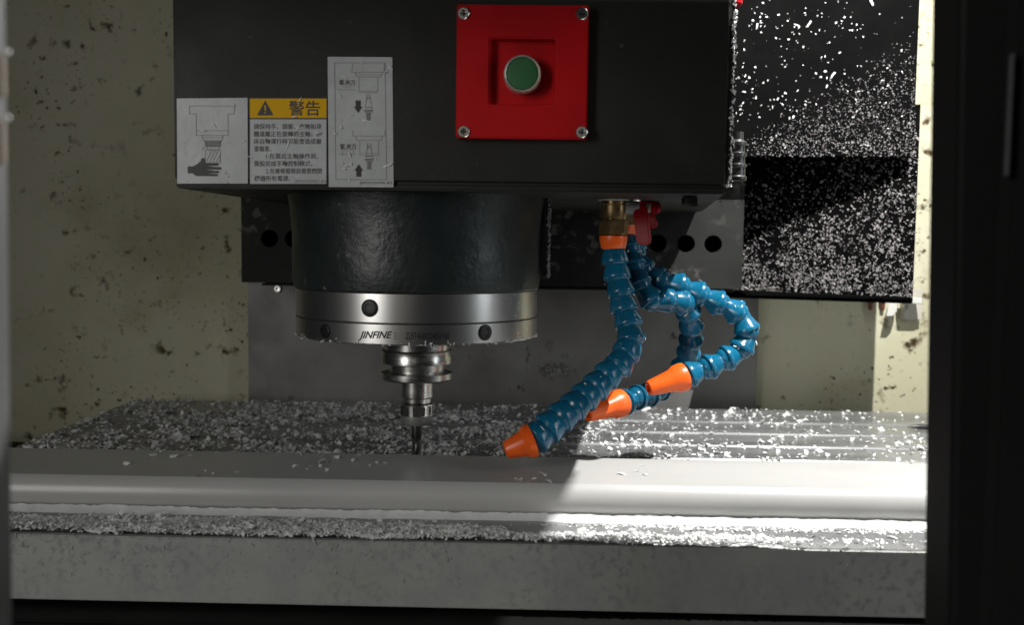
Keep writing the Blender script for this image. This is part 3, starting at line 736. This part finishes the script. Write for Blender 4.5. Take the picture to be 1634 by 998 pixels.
# ================================================================== door frames
DY = 0.45
xa = atY(1483, 499, DY).x
th = thing('door_frame', (xa + .05, DY, -.3), 'broad black sliding door frame with a slim vertical handle slot', 'door frame')
pt, pb = atY(1485, 0, DY + .012), atY(1471, 998, DY + .012)
def edge_x(z): return pb.x + (pt.x - pb.x) * (z - pb.z) / (pt.z - pb.z)
mb = MB(); mb.prism([(edge_x(-.3), -.3), (xa + .12, -.3), (xa + .12, .8), (edge_x(.8), .8)], DY - .02, DY + .012, lambda x, z, d: (x, d, z)); mb.build('post', M['frame'], th, bevel=.003, seg=3)
xb = atY(1590, 300, DY - .02).x
mb = MB(); mb.box((xb, DY - .034, -.3), (xa + .12, DY - .0205, .8)); mb.build('overlap_strip', M['frame'], th, bevel=.002)
pa, pc = atY(1604, 282, DY - .036), atY(1617, 85, DY - .036)
mb = MB(); mb.box((pa.x, DY - .038, pa.z), (pc.x, DY - .0342, pc.z)); mb.build('handle_slot', M['frame_grey'], th, bevel=.0015)

LY = 0.33
xe = atY(17, 499, LY).x
th = thing('door_edge', (xe - .03, LY, -.3), 'grey sliding door edge with two beige hinge leaves and round screws', 'door')
pt, pb = atY(13, 0, LY), atY(24, 998, LY)
mb = MB(); mb.prism([(edge_x(-.3), -.3), (pb.x - .05, -.3), (pb.x - .05, .8), (edge_x(.8), .8)][::-1], LY - .02, LY, lambda x, z, d: (x, d, z)); 
mb.build('door_panel', M['frame_grey'], th, bevel=.002)
for ya, yb, sy in ((82, 158, 82), (188, 264, 188)):
    a_, b_ = atY(-30, yb, LY - .021), atY(9, ya, LY - .021)
    mb = MB(); mb.box((a_.x, LY - .024, a_.z), (b_.x, LY - .0202, b_.z)); hg = mb.build('hinge_leaf', M['beige'], th, bevel=.001)
    q_ = atY(5, sy, LY - .026); bolt_head('hinge_screw', (q_.x, LY - .0238, q_.z), (0, -1, 0), .0013, .0010, M['steel_grey'], hg)

# ================================================================== shavings
def put(o, label, cat='shavings'): return tag(o, label, cat, kind='stuff')
# back of the table
N0 = 95000
X = rng.uniform(TX0 + .005, TX1 - .02, N0); Y = rng.uniform(byb + .008, TYB - .002, N0)
left = 1 / (1 + np.exp((X - 0.03) / 0.035))
left2 = 1 / (1 + np.exp((X - 0.30) / 0.10))
clump = vnoise(X, Y, .030, 3) * .55 + vnoise(X, Y, .011, 4) * .45
depth = (Y - byb) / (TYB - byb)
dens = (0.075 + .075*left2 + .55*left) * (0.12 + 0.9*np.clip((clump - .40) * 5, 0, 1)) * np.clip((depth + .03) * 9, 0.0, 1)
dens *= np.where(X > 0.42, 0.35, 1) * .85
keep = rng.rand(N0) < dens
P = np.stack([X, Y, rng.uniform(0, .0016, N0)], 1)[keep]
ln = np.where(rng.rand(len(P)) < .55, rng.lognormal(math.log(.0040), .35, len(P)), rng.lognormal(math.log(.0016), .35, len(P)))
put(flakes('table_shavings', P, (0, 0, 1), ln, M['chip'], tilt=.42, curl=(.1, 1.3), width=(.3, .9)), 'white plastic shavings scattered over the slotted worktable behind the white bar')
# front ledge
N0 = 60000
X = rng.uniform(TX0, 0.42, N0); t = rng.rand(N0)
bar_front = byc - br
span = bar_front - TYF
edge = (0.50 + 0.36/(1 + np.exp((X + 0.12)/.06)) - .14*(X > .12)) + .30*(vnoise(X, X*0, .045, 9) - .5) + .18*(vnoise(X, X*0, .012, 10) - .5)
pY = t**1.25
k1 = (pY < edge) & (rng.rand(N0) < np.where(X < .10, 1.0, np.clip(1.1 - (X - .06)*8, .03, 1)))
k2 = rng.rand(N0) < .03 * np.clip(vnoise(X, t, .04, 13)*2 - .4, 0, 1)
k3 = (X > .02) & (pY > .78) & (rng.rand(N0) < .55*np.clip((X - .02)*10, 0, 1)*np.clip(1.6*vnoise(X, t*.1, .02, 15) - .2, 0, 1))
keep = k1 | k2 | k3
hgt = np.clip((edge - pY) * 3, 0, 1) * .0062 * (0.4 + vnoise(X, pY, .03, 12))
P = np.stack([X, TYF - .0040 + pY*span, (.35 + rng.uniform(0, .75, N0))*hgt], 1)[keep]
gx, gy = np.meshgrid(np.linspace(TX0 + .002, .40, 560), np.linspace(0, 1, 15), indexing='ij')
ge = (0.50 + 0.36/(1 + np.exp((gx + 0.12)/.06)) - .14*(gx > .12)) + .30*(vnoise(gx, gx*0, .045, 9) - .5) + .18*(vnoise(gx, gx*0, .012, 10) - .5)
gp = gy**1.25
gh = np.clip((ge - gp)*3, 0, 1)*.0062*(0.4 + vnoise(gx, gp, .03, 12))*(.55 + .6*vnoise(gx, gp*span, .004, 14))*np.where(gx < .04, 1, np.clip(1.2 - (gx - .04)*8, 0, 1)) - .0007
mb = MB(); mb.v = [(float(a), float(TYF - .0036 + b_*span), float(c_)) for a, b_, c_ in zip(gx.ravel(), gp.ravel(), gh.ravel())]
ny_ = gx.shape[1]
mb.f = [(i*ny_+j, (i+1)*ny_+j, (i+1)*ny_+j+1, i*ny_+j+1) for i in range(gx.shape[0]-1) for j in range(ny_-1)]
put(mb.build('shavings_drift', M['chip'], smooth=60, fixn=False), 'low powdery drift of white plastic dust on the worktable front ledge')
put(flakes('ledge_shavings', P, (0, 0, 1), rng.lognormal(math.log(.0019), .42, len(P)), M['chip'], tilt=.35, curl=(.1, 1.0)), 'drift of white shavings heaped along the front edge of the worktable')
# powder ridge under the nose of the bar, and slot powder also standing in for light on their edges
gx, gy = np.meshgrid(np.linspace(TX0 + .03, TX1 - .02, 700), np.linspace(0, 1, 8), indexing='ij')
rw = .0085 + .003*(vnoise(gx, gx*0, .05, 60) - .5) + .003*(vnoise(gx, gx*0, .008, 61) - .5)
gh = (1 - gy)**1.1*.0046*(.85 + .2*vnoise(gx, gy*.01, .02, 62)) + .0011*(vnoise(gx, gy*.012, .003, 63) - .3)*(1 - gy) - .0006*gy
mb = MB(); mb.v = [(float(a), float(bar_front + .006 - b_*w_), float(c_)) for a, b_, w_, c_ in zip(gx.ravel(), gy.ravel(), rw.ravel(), gh.ravel())]
mb.f = [(i*8+j, (i+1)*8+j, (i+1)*8+j+1, i*8+j+1) for i in range(699) for j in range(7)]
put(mb.build('nose_powder', M['chip'], smooth=60, fixn=False), 'thin ridge of white powder packed under the rounded nose of the bar')
mb = MB()
for sl in slots[3:]:
    xs = np.linspace(-.12, TX1 - .01, 260); o_ = len(mb.v)
    zz_ = -.0022 - .003*vnoise(xs, xs*0 + sl, .02, 64) - .0008*vnoise(xs, xs*0 + sl, .004, 65)
    for x_, z_ in zip(xs, zz_): mb.v += [(float(x_), sl - sw - .0003, float(z_ - .0012)), (float(x_), sl + sw + .0003, float(z_))]
    mb.f += [(o_+2*i, o_+2*i+2, o_+2*i+3, o_+2*i+1) for i in range(259)]
put(mb.build('slot_powder', M['chip'], smooth=60, fixn=False), 'white powder in the worktable slots, also standing in for light on their edges')
# table front face
N0 = 1500
X = rng.uniform(-.37, .30, N0); Z = TH + .006 + (-.006 - TH)*np.sqrt(rng.rand(N0))
keep = rng.rand(N0) < np.where(X < -.05, .75, .10) * np.clip(.25 + 1.2*(Z - TH)/(-TH) * vnoise(X, Z, .02, 20), 0, 1)
P = np.stack([X, np.full(N0, TYF - .0036), Z], 1)[keep]
put(flakes('front_face_shavings', P, (0, -1, 0), rng.lognormal(math.log(.0024), .4, len(P)), M['swarf'], width=(.08, .2), tilt=.12, lift=.0001, curl=(.1, .8)), 'thin grey curls of swarf clinging to the worktable front face')
# on the bar
N0 = 130
X = rng.uniform(-.33, .1, N0); Y = rng.uniform(byc, byb, N0); keep = vnoise(X, Y, .05, 31) > .55
P = np.stack([X, Y, np.full(N0, BZ + .0002)], 1)[keep]
put(flakes('bar_shavings', P, (0, 0, 1), rng.lognormal(math.log(.005), .4, len(P)), M['chip'], tilt=.1, lift=.0001), 'few flat flakes lying on top of the white bar')
# upper cover sheet: large flakes, then fine ones
N0 = 560
U = rng.rand(N0); V = rng.rand(N0)
px = 1168 + U*292; py = V*245
keep = rng.rand(N0) < np.clip(1.05 - ((px - 1168)/292)*.75, .1, 1) * np.where(py > 190, .35, 1) * np.clip(2.2*vnoise(px, py, 42, 40)*(.5 + vnoise(px, py, 14, 41)) - .45, .04, 1)
P = np.array([tuple(atY(a, b_, SY - .0005)) for a, b_ in zip(px[keep], py[keep])])
ln = np.where(rng.rand(len(P)) < .06, rng.uniform(.006, .012, len(P)), rng.uniform(.0009, .0034, len(P)))
put(flakes('cover_flakes', P, (0, -1, 0), ln, M['chip'], width=np.where(ln > .005, rng.uniform(.08, .24, len(ln)), rng.uniform(.25, .7, len(ln))), tilt=.3, lift=.0003, curl=(.2, 2.2)), 'large white flakes stuck to the upper black cover sheet')
N0 = 9500
px = 1168 + rng.rand(N0)*293; py = rng.rand(N0)*250
lim = 205 - (px - 1200)*.62
keep = rng.rand(N0) < np.clip((py - lim)/55, .035, 1) * (.25 + .75*np.clip((py-60)/190, 0, 1)) * np.clip((px - 1178)/25, .1, 1)
P = np.array([tuple(atY(a, b_, SY - .0003)) for a, b_ in zip(px[keep], py[keep])])
put(flakes('cover_dust', P, (0, -1, 0), rng.lognormal(math.log(.0012), .35, len(P)), M['dust'], width=(.4, .9), tilt=.6, lift=.0002), 'fine pale dust spread over the upper black cover sheet')
N0 = 19000
u = rng.rand(N0); v = rng.rand(N0)**1.15 * .86
keep = rng.rand(N0) < np.clip(1.0 - v*1.15 + (u - .45)*.75, .12, 1) * (.08 + 1.3*np.clip(vnoise(u*.2, v*.2, .012, 50)*.6 + vnoise(u*.2, v*.2, .004, 51)*.6 - .25, 0, 1)) * np.clip(u/.12, .25, 1)  # dust thins upward and inward, partly standing in for the diagonal shadow
P = np.array([tuple(lower_pt(a, b_) - Vector((0, .0004, 0))) for a, b_ in zip(u[keep], v[keep])])
put(flakes('lower_cover_dust', P, (0, -1, 0.2), rng.lognormal(math.log(.0020), .42, len(P)), M['dust'], width=(.25, .6), tilt=.5, lift=.0003), 'thick grey dust and curls covering the lower black cover sheet')
# along the lit edge of the head and the casting flange
N0 = 900
Z = rng.uniform(zh + .003, .45, N0); P = np.stack([np.full(N0, ex + .0012) + rng.uniform(-.0012, .0018, N0), FY + rng.uniform(0, .02, N0), Z], 1)
put(flakes('head_edge_shavings', P, (1, -.3, 0), rng.uniform(.0015, .004, N0), M['chip'], tilt=.5), 'white shavings crusted on the side edge of the black head')
N0 = 500
P = np.stack([np.full(N0, atY(875, 370, AY).x) + rng.uniform(-.002, .001, N0), AY + rng.uniform(-.014, .03, N0), rng.uniform(atY(868, 443, AY).z, zh, N0)], 1)
put(flakes('casting_shavings', P, (1, -.4, 0), rng.uniform(.0015, .0038, N0), M['dust'], tilt=.5), 'dusty shavings crusted on the flange of the spindle casting')
# spindle ring rim
N0 = 230
an = rng.uniform(-math.pi*.97, -math.pi*.0, N0); an = np.where(rng.rand(N0) < .5, rng.uniform(-.75, -.02, N0), an)
zz = zr0 + np.abs(rng.normal(0, .0015, N0)); hi_ = (an > -.75) & (rng.rand(N0) < .45); zz = np.where(hi_, rng.uniform(zr0, zr1 + .02, N0), zz)
P = np.stack([AX + (RR + .0002)*np.cos(an), AY + (RR + .0002)*np.sin(an), zz], 1)
nr_ = np.stack([np.cos(an), np.sin(an), an*0], 1)
put(flakes('ring_shavings', P, nr_, rng.uniform(.001, .0032, N0), M['chip'], width=(.12, .4), tilt=.3, lift=.0001), 'white shavings clinging to the rim of the steel spindle ring')
# hoses
P, NR, LN = [], [], []
for c_, sc in hose_pts:
    d = Vector((rnd.gauss(.3, 1), rnd.gauss(-.6, .6), rnd.gauss(.4, .9))).normalized()
    P.append(tuple(c_ + d*.0100*sc)); NR.append(tuple(d)); LN.append(rnd.uniform(.0012, .0055))
put(flakes('hose_shavings', P, np.array(NR), np.array(LN), M['chip'], width=(.10, .30), tilt=.5, lift=.0008), 'tiny white shavings stuck on the blue coolant hoses')
# heap of dark swarf on the column panel, crumbs on the stickers and the saddle
N0 = 160
px = rng.normal(886, 14, N0); py = rng.normal(592, 5, N0)
P = np.array([tuple(atY(a, b_, PY - .0008)) for a, b_ in zip(px, py)])
put(flakes('panel_swarf', P, (0, -1, .3), rng.uniform(.003, .007, N0), M['steel_grey'], width=(.15, .4), tilt=.6), 'small heap of grey swarf stuck to the column panel behind the spindle')
N0 = 34
px = np.concatenate([rng.uniform(530, 625, 22), rng.uniform(300, 520, 12)]); py = np.concatenate([rng.uniform(95, 290, 22), rng.uniform(160, 290, 12)])
P = np.array([tuple(atY(a, b_, FY - .0008)) for a, b_ in zip(px, py)])
put(flakes('label_crumbs', P, (0, -1, 0), rng.uniform(.002, .008, N0), M['chip'], width=(.06, .18), tilt=.15, lift=.0003), 'thin white curls stuck on the labels of the black head')
N0 = 40
P = np.stack([rng.uniform(-.33, .25, N0), np.full(N0, TYF - .0305), rng.uniform(TH - .035, TH - .006, N0)], 1)
put(flakes('saddle_crumbs', P, (0, -1, .3), rng.uniform(.002, .006, N0), M['dust'], width=(.1, .4), tilt=.4), 'few pale crumbs on the black saddle cover')
